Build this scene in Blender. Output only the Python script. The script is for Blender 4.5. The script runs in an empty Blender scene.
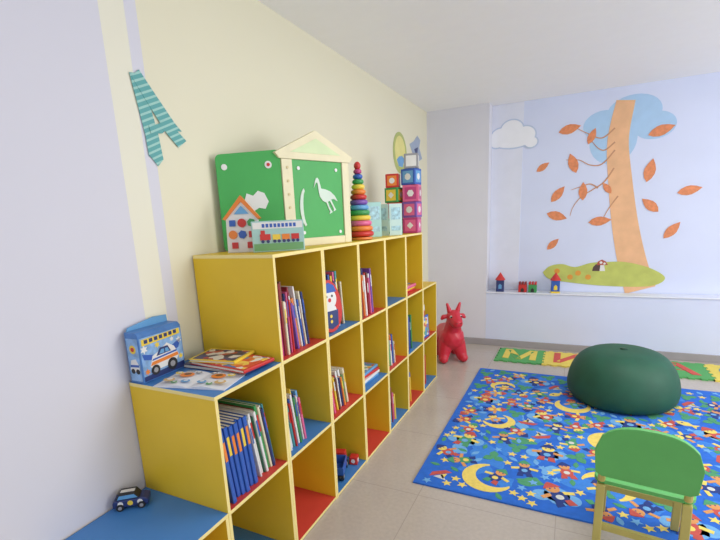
import bpy, bmesh, math, random
from mathutils import Vector, Matrix
random.seed(7)
S = bpy.context.scene
COL = S.collection
S.view_settings.view_transform = 'Standard'
S.view_settings.look = 'None'
PI = math.pi

# ------------------------------------------------------------------ camera
H = 1.305
f, PP = 439.0, (353.0, 317.0)
hd, pt, rl = math.radians(26.7), math.radians(12.4), math.radians(2.72)
F = Vector((-math.sin(hd)*math.cos(pt), math.cos(hd)*math.cos(pt), -math.sin(pt)))
RH = Vector((math.cos(hd), math.sin(hd), 0))
U0 = Vector((-math.sin(hd)*math.sin(pt), math.cos(hd)*math.sin(pt), math.cos(pt)))
RC = RH*math.cos(rl) - U0*math.sin(rl)
UC = RH*math.sin(rl) + U0*math.cos(rl)
CAM = Vector((0, 0, H))
cd = bpy.data.cameras.new('camera'); cam = bpy.data.objects.new('camera', cd); COL.objects.link(cam)
M = Matrix((RC, UC, -F)).transposed().to_4x4(); M.translation = CAM
cam.matrix_world = M
cd.sensor_width = 36; cd.lens = f/720*36
cd.shift_x = (360-PP[0])/720; cd.shift_y = (PP[1]-270)/720
cd.clip_start = .05
S.camera = cam
def ray(px, py): return F*f + RC*(px-PP[0]) - UC*(py-PP[1])
def at(px, py, x=None, y=None, z=None):
    r = ray(px, py)
    if x is not None: k = x/r.x
    elif y is not None: k = y/r.y
    else: k = (z-H)/r.z
    return CAM + r*k

# ------------------------------------------------------------------ materials
def lin(c): return tuple((v/255/12.92 if v/255 <= .04045 else ((v/255+.055)/1.055)**2.4) for v in c)
MC = {}
def mat(name, c, rough=.5, var=.05, scale=12, bump=0.0, spec=.5):
    if name in MC: return MC[name]
    m = bpy.data.materials.new(name); m.use_nodes = True
    nt = m.node_tree; b = nt.nodes['Principled BSDF']
    b.inputs['Roughness'].default_value = rough
    b.inputs['Specular IOR Level'].default_value = spec
    tc = nt.nodes.new('ShaderNodeTexCoord'); n = nt.nodes.new('ShaderNodeTexNoise')
    n.inputs['Scale'].default_value = scale; n.inputs['Detail'].default_value = 4
    nt.links.new(tc.outputs['Object'], n.inputs['Vector'])
    r = nt.nodes.new('ShaderNodeValToRGB'); l = lin(c)
    r.color_ramp.elements[0].position = .3; r.color_ramp.elements[1].position = .7
    r.color_ramp.elements[0].color = (*[max(0, v*(1-var)) for v in l], 1)
    r.color_ramp.elements[1].color = (*[min(1, v*(1+var)) for v in l], 1)
    nt.links.new(n.outputs['Fac'], r.inputs['Fac']); nt.links.new(r.outputs['Color'], b.inputs['Base Color'])
    if bump:
        bp = nt.nodes.new('ShaderNodeBump'); bp.inputs['Strength'].default_value = bump
        n2 = nt.nodes.new('ShaderNodeTexNoise'); n2.inputs['Scale'].default_value = scale*12
        nt.links.new(tc.outputs['Object'], n2.inputs['Vector'])
        nt.links.new(n2.outputs['Fac'], bp.inputs['Height']); nt.links.new(bp.outputs['Normal'], b.inputs['Normal'])
    MC[name] = m; return m
def C(name, *a, **k):
    cs = dict(red=(198,48,44), dark_red=(140,42,46), blue=(48,92,178), light_blue=(100,160,208), navy=(42,56,110), green=(62,150,82),
              dark_green=(36,92,66), orange=(228,130,52), yellow=(232,202,70), white=(226,226,224), cream=(226,218,188), pink=(218,100,145),
              purple=(124,80,166), brown=(110,72,50), grey=(150,150,155), black=(36,36,40), teal=(70,150,158), pale_teal=(168,212,204),
              magenta=(184,62,122), tan=(205,172,120))
    return mat(name, cs[name], *a, **k)
YEL = mat('yellow_laminate', (226,190,42), .45, .04, 5)
EDGE = mat('pale_edge_banding', (238,220,146), .5, .03, 5)
REDB = mat('red_laminate', (206,66,56), .45, .04, 5)
BLUB = mat('blue_laminate', (66,128,194), .45, .04, 5)
PAPER = mat('page_paper', (232,228,214), .8, .03, 60)
BEIGE = mat('birch_wood', (224,216,180), .5, .05, 12)
GRN = mat('green_board', (66,166,82), .5, .05, 8)

# ------------------------------------------------------------------ mesh helpers
def bx(bm, x0, x1, y0, y1, z0, z1, mi=0, fm=None):
    v = [bm.verts.new((x, y, z)) for x in (x0, x1) for y in (y0, y1) for z in (z0, z1)]
    for k, idx in {'-x': (0,1,3,2), '+x': (4,6,7,5), '-y': (0,4,5,1), '+y': (2,3,7,6), '-z': (0,2,6,4), '+z': (1,5,7,3)}.items():
        fc = bm.faces.new([v[i] for i in idx]); fc.material_index = fm.get(k, mi) if fm else mi
def prism(bm, pts, t0, t1, axis='z', mi=0):
    g = {'x': lambda p, t: (t, p[0], p[1]), 'y': lambda p, t: (p[0], t, p[1]), 'z': lambda p, t: (p[0], p[1], t)}[axis]
    a = [bm.verts.new(g(p, t0)) for p in pts]; b = [bm.verts.new(g(p, t1)) for p in pts]
    fs = [bm.faces.new(a), bm.faces.new(list(reversed(b)))]; n = len(pts)
    for i in range(n): fs.append(bm.faces.new((a[i], b[i], b[(i+1) % n], a[(i+1) % n])))
    for q in fs: q.material_index = mi
def lathe(bm, prof, n=32, cx=0, cy=0, mi=0):
    rings = []
    for r, z in prof:
        rings.append([bm.verts.new((cx+r*math.cos(2*PI*i/n), cy+r*math.sin(2*PI*i/n), z)) for i in range(n)])
    for a, b in zip(rings, rings[1:]):
        for i in range(n):
            q = bm.faces.new((a[i], a[(i+1) % n], b[(i+1) % n], b[i])); q.material_index = mi
    if prof[0][0] > 1e-5: bm.faces.new(list(reversed(rings[0]))).material_index = mi
    if prof[-1][0] > 1e-5: bm.faces.new(rings[-1]).material_index = mi
def sph(bm, c, r, sub=2, sc=(1,1,1)):
    bmesh.ops.create_icosphere(bm, subdivisions=sub, radius=r, matrix=Matrix.Translation(c) @ Matrix.Diagonal((*sc, 1)))
def cyl(bm, p0, p1, r0, r1=None, n=16):
    p0, p1 = Vector(p0), Vector(p1); r1 = r0 if r1 is None else r1
    d = p1-p0; q = d.to_track_quat('Z', 'Y').to_matrix().to_4x4()
    bmesh.ops.create_cone(bm, cap_ends=True, segments=n, radius1=r0, radius2=r1, depth=d.length, matrix=Matrix.Translation((p0+p1)/2) @ q)
def obj(name, bm, mats, parent=None, smooth=False, bevel=0, label=None, recalc=True):
    if recalc: bmesh.ops.remove_doubles(bm, verts=bm.verts, dist=1e-6); bmesh.ops.recalc_face_normals(bm, faces=bm.faces)
    me = bpy.data.meshes.new(name); bm.to_mesh(me); bm.free()
    for m in (mats if isinstance(mats, (list, tuple)) else [mats]): me.materials.append(m)
    o = bpy.data.objects.new(name, me); COL.objects.link(o)
    if parent: o.parent = parent
    if smooth:
        for p in me.polygons: p.use_smooth = True
    if bevel:
        b = o.modifiers.new('bevel', 'BEVEL'); b.width = bevel; b.segments = 2; b.limit_method = 'ANGLE'
    if label: o['label'] = label
    return o
def BM(): return bmesh.new()
def box_obj(name, dims, mats, parent=None, **k):
    bm = BM(); bx(bm, *dims); return obj(name, bm, mats, parent, **k)
def pr_obj(name, pts, t0, t1, axis, mats, parent=None, **k):
    bm = BM(); prism(bm, pts, t0, t1, axis); return obj(name, bm, mats, parent, **k)
def tag(o, label, cat, group=None):
    o['label'] = label; o['category'] = cat
    if group: o['group'] = group
    return o
def thing(name, label, cat, loc=(0,0,0), rot=(0,0,0), group=None):
    o = bpy.data.objects.new(name, None); COL.objects.link(o); o.empty_display_size = .05
    o.location = loc; o.rotation_euler = rot if isinstance(rot, (tuple, list)) else (0, 0, rot)
    return tag(o, label, cat, group)
def struct(name, bm, mats, **k):
    o = obj(name, bm, mats, **k); o['kind'] = 'structure'; return o
def circ(cx, cy, r, n=20, sx=1, sy=1): return [(cx+sx*r*math.cos(2*PI*i/n), cy+sy*r*math.sin(2*PI*i/n)) for i in range(n)]
def text_obj(name, s, size, th, m, parent=None, off=.02):
    cu = bpy.data.curves.new('t', 'FONT'); cu.body = s; cu.size = size; cu.extrude = th; cu.align_x = 'CENTER'; cu.align_y = 'CENTER'; cu.offset = size*off
    t = bpy.data.objects.new('t', cu); COL.objects.link(t)
    bpy.context.view_layer.update()
    me = bpy.data.meshes.new_from_object(t.evaluated_get(bpy.context.evaluated_depsgraph_get()))
    bpy.data.objects.remove(t); me.materials.clear(); me.materials.append(m); me.name = name
    o = bpy.data.objects.new(name, me); COL.objects.link(o)
    if parent: o.parent = parent
    return o

# ------------------------------------------------------------------ room
XW, YW, YN, ZL = -1.340, 4.47, 4.63, .535
ZC = at(428, 112, y=YW).z
XN = at(488, 200, y=YW).x
floor_m = bpy.data.materials.new('speckled_vinyl_floor'); floor_m.use_nodes = True
nt = floor_m.node_tree; b = nt.nodes['Principled BSDF']; b.inputs['Roughness'].default_value = .17
tc = nt.nodes.new('ShaderNodeTexCoord')
n1 = nt.nodes.new('ShaderNodeTexNoise'); n1.inputs['Scale'].default_value = 3; n1.inputs['Detail'].default_value = 6
n2 = nt.nodes.new('ShaderNodeTexNoise'); n2.inputs['Scale'].default_value = 60
mx = nt.nodes.new('ShaderNodeMath'); mx.operation = 'ADD'
ml = nt.nodes.new('ShaderNodeMath'); ml.operation = 'MULTIPLY'; ml.inputs[1].default_value = .5
r = nt.nodes.new('ShaderNodeValToRGB')
r.color_ramp.elements[0].position = .3; r.color_ramp.elements[0].color = (*lin((178,169,160)), 1)
r.color_ramp.elements[1].position = .7; r.color_ramp.elements[1].color = (*lin((193,184,174)), 1)
nt.links.new(tc.outputs['Object'], n1.inputs[0]); nt.links.new(tc.outputs['Object'], n2.inputs[0])
nt.links.new(n1.outputs['Fac'], mx.inputs[0]); nt.links.new(n2.outputs['Fac'], mx.inputs[1]); nt.links.new(mx.outputs[0], ml.inputs[0])
bt = nt.nodes.new('ShaderNodeTexBrick'); bt.offset = 0; bt.inputs['Scale'].default_value = 1; bt.inputs['Brick Width'].default_value = .6; bt.inputs['Row Height'].default_value = .6
bt.inputs['Mortar Size'].default_value = .002; bt.inputs['Mortar'].default_value = (*lin((166,157,149)), 1)
nt.links.new(tc.outputs['Object'], bt.inputs['Vector'])
nt.links.new(ml.outputs[0], r.inputs[0]); nt.links.new(r.outputs[0], bt.inputs['Color1']); nt.links.new(r.outputs[0], bt.inputs['Color2']); nt.links.new(bt.outputs['Color'], b.inputs['Base Color'])
bm = BM(); bx(bm, XW-.1, 3.2, -1.5, 4.8, -.1, 0); struct('floor', bm, floor_m)
bm = BM(); bx(bm, XW-.1, 3.2, -1.5, 4.8, ZC, ZC+.1); struct('ceiling', bm, mat('ceiling_white', (250,250,250), .8, .01))

wl = bpy.data.materials.new('cream_wall_with_white_stripes'); wl.use_nodes = True
nt = wl.node_tree; b = nt.nodes['Principled BSDF']; b.inputs['Roughness'].default_value = .75
tc = nt.nodes.new('ShaderNodeTexCoord'); sp = nt.nodes.new('ShaderNodeSeparateXYZ')
mr = nt.nodes.new('ShaderNodeMapRange'); mr.inputs['From Min'].default_value = -1.5; mr.inputs['From Max'].default_value = 4.5
r = nt.nodes.new('ShaderNodeValToRGB'); cr = r.color_ramp; cr.interpolation = 'CONSTANT'
LIL, CRM, CRM2 = lin((212,212,223)), lin((226,222,197)), lin((229,227,209))
e = [(-1.5, LIL)] + [(at(px, 200, x=XW).y, c) for px, c in ((126, CRM2), (148, LIL), (158, CRM))]
cr.elements[0].position = 0; cr.elements[0].color = (*e[0][1], 1)
cr.elements.remove(cr.elements[1])
for y, c in e[1:]:
    el = cr.elements.new((y+1.5)/6); el.color = (*c, 1)
nt.links.new(tc.outputs['Object'], sp.inputs[0]); nt.links.new(sp.outputs['Y'], mr.inputs['Value'])
nt.links.new(mr.outputs[0], r.inputs[0]); nt.links.new(r.outputs[0], b.inputs['Base Color'])
bm = BM(); bx(bm, XW-.1, XW, -1.5, 4.8, 0, ZC); struct('wall_left', bm, wl)
W1 = mat('white_wall_paint', (219,219,228), .75, .02, 3); W2 = mat('bluish_wall_paint', (212,220,244), .75, .02, 3)
bm = BM(); bx(bm, XW, XN, YW, 4.8, 0, ZC); struct('wall_back', bm, W1)
bm = BM(); bx(bm, XN+.0005, 3.2, YW, 4.8, 0, ZL); struct('wall_back_lower', bm, W2)
bm = BM(); bx(bm, XN+.0005, 3.2, YN, 4.8, ZL+.0005, ZC); struct('wall_back_niche', bm, W2)
xs = at(521, 200, y=YN).x
bm = BM(); bx(bm, XN+.001, xs, YN-.005, YN, ZL+.013, ZC-.001); struct('trim_1', bm, mat('niche_side_white', (222,226,240), .75, .02))
bm = BM(); bx(bm, XN+.001, 3.2, YW-.012, YN-.008, ZL+.0005, ZL+.012); struct('trim_2', bm, mat('sill_white', (226,230,242), .5, .02), bevel=.003)
BB = mat('grey_baseboard', (158,154,156), .5, .04)
bm = BM(); bx(bm, XW+.016, 3.2, YW-.014, YW, 0, .065); struct('baseboard_back', bm, BB, bevel=.003)
bm = BM(); bx(bm, XW, XW+.014, 3.45, YW-.015, 0, .065); struct('baseboard_left', bm, BB, bevel=.003)
ZL2 = ZL+.012

# ------------------------------------------------------------------ shelf units
UW, UH, XF, XB = .352, .4, -.950, -1.334
Y0 = .925
T = .013
def uy(k): return Y0 + UW*k
UN = {-1: 'lowest one-cubby unit', 0: 'two-cubby unit', 1: 'first tall unit', 2: 'second tall unit', 3: 'third tall unit',
      4: 'fourth tall unit', 5: 'fifth tall unit', 6: 'far low unit'}
UL = {-1: 'yellow one-cubby shelf unit with bright blue top, lowest step nearest the camera',
      0: 'yellow two-cubby shelf unit with blue top holding a toy box and magazines',
      1: 'yellow three-cubby shelf unit standing right behind the two-cubby step',
      2: 'yellow three-cubby shelf unit with a toy truck in its bottom cubby',
      3: 'yellow three-cubby shelf unit carrying the ring stacking pyramid',
      4: 'yellow three-cubby shelf unit carrying the pale teal booklets',
      5: 'yellow three-cubby shelf unit carrying the pile of picture cubes',
      6: 'yellow two-cubby shelf unit at the far end beside the red hopping toy'}
NR = {-1: 1, 0: 2, 1: 3, 2: 3, 3: 3, 4: 3, 5: 3, 6: 2}
for k in range(-1, 7):
    n = NR[k]; hh = n*UH; hx = (XF-XB)/2; hw = UW/2-.0004
    t = thing('shelf_unit', UL[k], 'shelf unit', ((XF+XB)/2, uy(k)+UW/2, 0), 0, 'stepped yellow shelf units along the wall')
    for s in (-1, 1):
        y0, y1 = (-hw, -hw+T) if s < 0 else (hw-T, hw)
        bm = BM(); bx(bm, -hx, hx, y0, y1, 0, hh-T, 0, {'+x': 1}); obj('side_panel', bm, [YEL, EDGE], t, bevel=.0008)
    bm = BM(); bx(bm, -hx, hx, -hw, hw, hh-T, hh, 0, {'+x': 1, '+z': 2, '-y': 1})
    obj('top_panel', bm, [YEL, EDGE, BLUB if k < 1 else YEL], t, bevel=.0008)
    bm = BM(); bx(bm, -hx, -hx+.005, -hw+T, hw-T, 0, hh-T); obj('back_panel', bm, YEL, t)
    for r_ in range(n):
        z1 = r_*UH + (0.016 if r_ == 0 else 0)
        bm = BM(); bx(bm, -hx+.005, hx-.001, -hw+T, hw-T, z1-T, z1, 2, {'+x': 1, '-z': 0})
        cm = REDB if (k+r_) % 2 == 1 else BLUB
        obj('shelf', bm, [YEL, EDGE, cm], t, label='red cubby floor' if cm is REDB else 'blue cubby floor')

# ------------------------------------------------------------------ books
ORD = ['first','second','third','fourth','fifth','sixth','seventh','eighth','ninth','tenth','eleventh','twelfth','thirteenth','fourteenth','fifteenth','sixteenth','seventeenth','eighteenth','nineteenth','twentieth']
ROWN = {1: ['only'], 2: ['lower', 'upper'], 3: ['bottom', 'middle', 'top']}
def art_mat(key, cols, scale=14):
    m = bpy.data.materials.new('printed_picture_'+key); m.use_nodes = True
    nt = m.node_tree; b = nt.nodes['Principled BSDF']; b.inputs['Roughness'].default_value = .35
    tc = nt.nodes.new('ShaderNodeTexCoord'); v = nt.nodes.new('ShaderNodeTexVoronoi'); v.inputs['Scale'].default_value = scale
    s = nt.nodes.new('ShaderNodeSeparateColor'); r = nt.nodes.new('ShaderNodeValToRGB'); r.color_ramp.interpolation = 'CONSTANT'
    nt.links.new(tc.outputs['Object'], v.inputs['Vector']); nt.links.new(v.outputs['Color'], s.inputs[0]); nt.links.new(s.outputs[0], r.inputs[0])
    nt.links.new(r.outputs[0], b.inputs['Base Color'])
    r.color_ramp.elements[0].color = (*lin(cols[0]), 1); r.color_ramp.elements.remove(r.color_ramp.elements[1])
    for i, c in enumerate(cols[1:], 1):
        r.color_ramp.elements.new(i/len(cols)).color = (*lin(c), 1)
    return m
ARTS = {'warm': art_mat('warm', [(215,80,62),(235,200,95),(230,230,222),(70,120,182),(224,144,72)], 36),
        'cool': art_mat('cool', [(230,230,235),(80,142,196),(235,206,100),(98,168,108),(204,80,70)], 36),
        'dark': art_mat('dark', [(50,50,78),(218,214,208),(178,70,68),(68,68,112)], 36)}
def book_parts(t, th, h, dp, cm, band=None, picture=None):
    c = .0016
    bm = BM()
    prism(bm, [(dp/2, -th/2), (dp/2+.0015, -th*.3), (dp/2+.0015, th*.3), (dp/2, th/2), (-dp/2, th/2), (-dp/2, th/2-c), (dp/2-c, th/2-c), (dp/2-c, -th/2+c), (-dp/2, -th/2+c), (-dp/2, -th/2)], 0, h)
    cv = obj('cover', bm, C(cm, .35), t)
    box_obj('pages', (-dp/2+.004, dp/2-c-.0003, -th/2+c+.0001, th/2-c-.0001, .003, h-.003), PAPER, t)
    if band:
        box_obj('spine_label', (dp/2+.0016, dp/2+.0024, -th*.34, th*.34, h*.6, h*.86), C(band, .4), cv, label=band.replace('_', ' ')+' spine label')
    if picture:
        box_obj('cover_picture', (-dp/2+.012, dp/2-.012, -th/2-.0006, -th/2-.0001, .015, h-.015), ARTS[picture], cv)
def row(k, r_, start, items, lean=0.0, set_back=.02, first=0):
    n = NR[k]; z = r_*UH + (.016 if r_ == 0 else 0) + .0005
    y = uy(k) + T + .002 + start
    if lean > 0: y += max(i[2] for i in items[:2])*math.sin(lean)
    i_end = uy(k)+UW-T-.002
    for i, it in enumerate(items):
        cm, th, h, dp, band, pic = it
        ca, sa = math.cos(lean), math.sin(lean)
        sp_ = th/ca + .0006
        if y + sp_ > i_end: break
        lab = f"{'thick' if th > .019 else 'thin'} {cm.replace('_',' ')} book, {ORD[i+first]} from near side, {ROWN[n][r_]} cubby of {UN[k]}"
        t = thing('book', lab, 'book', (XF - set_back - dp/2 - (i*7 % 4)*.006, y+sp_/2, z+th/2*abs(sa)), (lean, 0, 0), f"books in the {ROWN[n][r_]} cubby of the {UN[k]}")
        book_parts(t, th, h, dp, cm, band, pic)
        y += sp_
def its(cols, t0, t1, h0, h1, d0=.19, d1=.22, bands=(), pic=None):
    out = []
    for i, c in enumerate(cols):
        out.append((c, random.uniform(t0, t1), random.uniform(h0, h1), random.uniform(d0, d1), bands[i % len(bands)] if bands else None, pic if i == 0 else None))
    return out
row(0, 1, .0, its(['blue']*8, .016, .018, .268, .272, .2, .2, ['orange', 'orange', 'yellow', 'orange']), lean=.11, set_back=.015)
row(0, 1, .152, its(['white', 'light_blue', 'white', 'dark_green', 'white', 'dark_red', 'green', 'cream', 'navy', 'white', 'teal'], .006, .012, .24, .29, .19, .22, ['blue', None, 'red', None]), lean=.17, set_back=.03, first=8)
row(1, 2, .01, its(['pink', 'white', 'magenta', 'dark_red', 'cream', 'brown', 'navy', 'pink', 'red', 'white'], .006, .013, .21, .29, .17, .21, [None, 'white', 'blue', None, 'yellow'], 'warm'), lean=.05, set_back=.025)
row(1, 2, .115, its(['purple', 'dark_red', 'orange', 'white', 'blue', 'brown', 'red', 'cream', 'navy'], .006, .013, .19, .27, .17, .21, [None, 'white', 'blue'], None), lean=.15, set_back=.035, first=10)
row(1, 1, .0, its(['white', 'orange', 'white', 'teal', 'red', 'cream', 'blue', 'white', 'green', 'yellow', 'navy', 'white', 'pink', 'light_blue'], .006, .012, .19, .26, .17, .2, ['red', None, 'blue']), lean=.16, set_back=.03)
row(2, 2, .09, its(['orange', 'red', 'white', 'dark_red', 'light_blue', 'blue', 'yellow', 'navy', 'white', 'pink', 'teal', 'brown', 'cream'], .008, .014, .20, .27, .17, .19, [None, 'yellow', None], None), lean=.08, set_back=.06)
row(2, 1, .02, its(['pink', 'light_blue', 'red', 'yellow', 'brown', 'red', 'white', 'navy', 'orange', 'white', 'green', 'cream'], .008, .014, .15, .22, .17, .2, ['white', None, 'yellow'], 'cool'), lean=.2, set_back=.03)
row(3, 2, .02, its(['brown', 'dark_red', 'red', 'orange', 'white', 'navy', 'red', 'dark_red', 'pink', 'brown', 'white', 'purple'], .009, .016, .20, .26, .18, .21, [None, 'white'], 'warm'), lean=.1, set_back=.02)
row(4, 1, .03, its(['white', 'pink', 'red', 'green', 'white', 'dark_red', 'orange', 'blue', 'cream'], .010, .016, .14, .2, .17, .2, ['red', None], 'cool'), lean=.12, set_back=.03)
row(4, 0, .03, its(['red', 'blue', 'white', 'light_blue', 'dark_red', 'green', 'white', 'pink', 'yellow', 'navy'], .010, .016, .18, .25, .17, .2, [None, 'white'], 'cool'), lean=.1, set_back=.03)
row(5, 1, .03, its(['light_blue', 'red', 'white', 'red', 'blue', 'orange', 'white', 'navy', 'green'], .010, .016, .18, .25, .17, .2, [None, 'white'], 'warm'), lean=.07, set_back=.03)
row(5, 0, .03, its(['white', 'green', 'light_blue', 'red', 'yellow', 'white', 'blue'], .012, .020, .18, .22, .17, .2), lean=.08, set_back=.03)
row(6, 1, .03, its(['dark_red', 'blue', 'white', 'green', 'red', 'navy', 'white'], .012, .020, .18, .25, .17, .2, [None, 'white'], 'cool'), lean=.05, set_back=.03)
row(6, 0, .03, its(['white', 'green', 'blue', 'white', 'red'], .014, .022, .18, .25, .17, .2), lean=.05, set_back=.03)
def face_out(k, r_, yoff, w, h, cm, pic, label, rz=PI/2-.12):
    z = r_*UH + (.016 if r_ == 0 else 0) + .001
    t = thing('book', label, 'book', (XF-.024, uy(k)+yoff, z), (math.radians(-3), 0, rz))
    book_parts(t, .009, h, w, cm, None, pic)
face_out(6, 1, .12, .13, .17, 'blue', 'cool', 'blue picture book facing out, upper cubby of far low unit')
# rounded picture board book in the second tall unit
t = thing('board_book', 'rounded red and blue board book facing out, top cubby of second tall unit', 'book', (-.985, uy(2)+.10, 2*UH+.001), (math.radians(-4), 0, PI/2-.25))
def egg(sx, sz, cz, n=36): return [(sx*math.cos(2*PI*i/n)*(1-.12*math.sin(2*PI*i/n)), cz+sz*math.sin(2*PI*i/n)) for i in range(n)]
cvr = pr_obj('cover', egg(.078, .122, .122), -.009, -.006, 'y', C('red', .35), t)
pr_obj('pages', egg(.074, .118, .122), -.0059, .005, 'y', PAPER, t)
pr_obj('back_cover', egg(.078, .122, .122), .0051, .008, 'y', C('blue', .35), t)
for nm, pts, lv, cn in (('printed_face', circ(0, .155, .046, 24), 0, 'white'), ('printed_hat', [(-.05, .185), (-.035, .215), (0, .232), (.035, .215), (.05, .185)], 1, 'blue'), ('printed_coat', [(-.045, .03), (-.05, .10), (0, .118), (.05, .10), (.045, .03), (0, .014)], 0, 'navy'),
                        ('printed_scarf', [(-.04, .10), (.04, .10), (.034, .118), (-.034, .118)], 1, 'white'), ('printed_button', circ(0, .075, .008, 10), 1, 'yellow'), ('printed_button', circ(0, .05, .008, 10), 1, 'yellow'),
                        ('printed_nose', circ(0, .15, .010, 12), 1, 'red'), ('printed_eye', circ(-.018, .168, .006, 10), 1, 'black'), ('printed_eye', circ(.018, .168, .006, 10), 1, 'black')):
    pr_obj(nm, pts, -.0096-lv*.0007, -.0091-lv*.0007, 'y', C(cn), cvr)
def flat_book(x, y, z, th, h, dp, cm, rz, label, pic=None, group=None):
    t = thing('book', label, 'book', (x, y, z), rz, group)
    c = .0018
    bm = BM()
    prism(bm, [(dp/2, 0), (dp/2+.0015, th*.3), (dp/2+.0015, th*.7), (dp/2, th), (-dp/2, th), (-dp/2, th-c), (dp/2-c, th-c), (dp/2-c, c), (-dp/2, c), (-dp/2, 0)], -h/2, h/2, 'y')
    cv = obj('cover', bm, C(cm, .35), t)
    box_obj('pages', (-dp/2+.004, dp/2-c-.0003, -h/2+.003, h/2-.003, c+.0001, th-c-.0001), PAPER, t)
    if pic: box_obj('cover_picture', (-dp/2+.01, dp/2-.01, -h/2+.01, h/2-.01, th+.0001, th+.0007), ARTS[pic], cv)
def stack(k, r_, cols):
    z = r_*UH + (.016 if r_ == 0 else 0) + .0005
    for i, c in enumerate(cols):
        th = random.uniform(.012, .022)
        flat_book((XF-.04-.1), uy(k)+UW/2+random.uniform(-.01, .01), z, th, random.uniform(.24, .27), random.uniform(.17, .2), c, random.uniform(-.08, .08),
                  f"{c.replace('_',' ')} book lying flat, {ORD[i]} from bottom, {ROWN[NR[k]][r_]} cubby of {UN[k]}", 'cool' if i == len(cols)-1 else None, f"books stacked flat in {UN[k]}")
        z += th + .0012
stack(3, 1, ['light_blue', 'white', 'red', 'light_blue'])
stack(5, 2, ['red', 'yellow', 'pink'])

# ------------------------------------------------------------------ things on the two-cubby step (z=.8)
zt = .8005
flat_book(-1.13, 1.19, zt, .014, .16, .29, 'navy', .03, 'dark blue book at the bottom of the pile on the blue step', None)
flat_book(-1.10, 1.18, zt+.0146, .012, .155, .27, 'red', -.08, 'red picture book in the middle of the pile on the blue step', 'warm')
flat_book(-1.15, 1.185, zt+.0278, .010, .14, .19, 'yellow', .16, 'yellow picture book topmost of the pile on the blue step', 'dark')
t = thing('magazine', 'open white children magazine with orange pictures lying on the blue step', 'magazine', (-1.10, 1.018, zt), .22)
def page(s):
    bm = BM(); n = 10; w = .13; top = []; bot = []
    for i in range(n+1):
        u = i/n; zz = .0015 + .010*math.sin(PI*min(1, u*1.15))*(1-u)**.5
        top.append((s*u*w, zz+.0012)); bot.append((s*u*w, 0.0))
    prism(bm, top+list(reversed(bot)), -.07, .07, 'y'); return bm
for s in (-1, 1):
    pg = obj('page', page(s), mat('magazine_paper', (222,225,232), .4, .03), t)
    for (cx, cy, rr, cn) in ((.06, .02, .026, 'orange'), (.095, -.03, .02, 'tan'), (.03, -.035, .016, 'light_blue'), (.1, .035, .014, 'yellow'), (.03, .045, .012, 'grey'), (.065, -.048, .011, 'green')):
        pr_obj('printed_picture', circ(s*cx, cy, rr, 14, 1, .8), .0135, .0142, 'z', C(cn), pg)
        pr_obj('printed_picture', circ(s*cx, cy+rr*.2, rr*.5, 10, 1, .8), .0143, .0148, 'z', C('brown' if cn == 'orange' else 'white'), pg)
    for j in range(4): box_obj('text_line', (min(s*.05, s*.085), max(s*.05, s*.085), .050+j*.0045, .0515+j*.0045, .0135, .0140), C('grey'), pg)
# boxed toy against wall
t = thing('toy_box', 'blue and white illustrated cardboard toy package on the blue step by the wall', 'toy box', (-1.297, 1.022, zt), .03)
bw, bd, bh = .185, .062, .175
bm = BM(); prism(bm, [(-bd/2, 0), (bd/2, 0), (bd/2, bh-.01), (bd/2-.012, bh), (-bd/2, bh)], -bw/2, bw/2, 'y'); cv = obj('carton', bm, mat('carton_blue', (70,120,184), .35, .15, 25), t, bevel=.002)
pr_obj('hanging_flap', [(-bw/2+.01, bh), (bw/2-.002, bh), (bw/2-.004, bh+.024), (.03, bh+.028), (-.05, bh+.016), (-bw/2+.015, bh+.012)], -bd/2, -bd/2+.003, 'x', C('light_blue', .4), t)
FX = bd/2
def art(name, pts, lv, cn, side=False, m=None):
    if side: pr_obj(name, pts, -bw/2-.0006*lv-.0005, -bw/2-.0006*lv, 'y', m or C(cn), cv)
    else: pr_obj(name, pts, FX+.0006*lv, FX+.0006*lv+.0005, 'x', m or C(cn), cv)
SKY = mat('printed_sky', (132,172,216), .35, .25, 40)
art('printed_background', [(-.088, .006), (.088, .006), (.088, .155), (-.088, .155)], 0, None, m=SKY)
art('printed_ground', [(-.088, .006), (.088, .006), (.088, .03), (-.088, .022)], 1, 'navy')
for i, (y, z_, rr, cn) in enumerate(((-.075, .115, .016, 'white'), (.075, .112, .014, 'white'), (-.072, .036, .012, 'orange'), (.076, .05, .012, 'yellow'), (-.02, .118, .012, 'yellow'), (.045, .122, .010, 'white'))):
    art('printed_burst', [(y+(rr if j % 2 else rr*.5)*math.cos(PI*j/6), z_+(rr if j % 2 else rr*.5)*math.sin(PI*j/6)) for j in range(12)], 1, cn)
art('printed_wing', [(-.085, .10), (-.03, .085), (.02, .09), (.085, .118), (.07, .085), (.02, .068), (-.03, .066), (-.08, .08)], 1, 'blue')
art('printed_body', [(-.06, .05), (-.045, .085), (-.015, .095), (.02, .115), (.05, .095), (.068, .06), (.05, .035), (-.04, .032)], 2, 'white')
art('printed_cabin', [(-.03, .08), (-.012, .105), (.022, .105), (.034, .082)], 3, 'navy')
art('printed_window', [(-.018, .084), (-.008, .098), (.004, .098), (.004, .084)], 4, 'light_blue'); art('printed_window', [(.009, .084), (.009, .098), (.02, .098), (.027, .084)], 4, 'light_blue')
art('printed_stripe', [(-.058, .052), (-.05, .064), (.062, .070), (.066, .058)], 3, 'orange')
art('printed_stripe', [(-.05, .068), (-.046, .074), (.058, .080), (.061, .074)], 3, 'blue')
for cy, rr in ((-.04, .018), (.034, .022)):
    art('printed_wheel', circ(cy, .034, rr, 18), 4, 'black'); art('printed_wheel_hub', circ(cy, .034, rr*.5, 14), 5, 'grey')
art('title_strip', [(-.082, .128), (.082, .134), (.082, .154), (-.082, .150)], 2, 'yellow')
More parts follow.
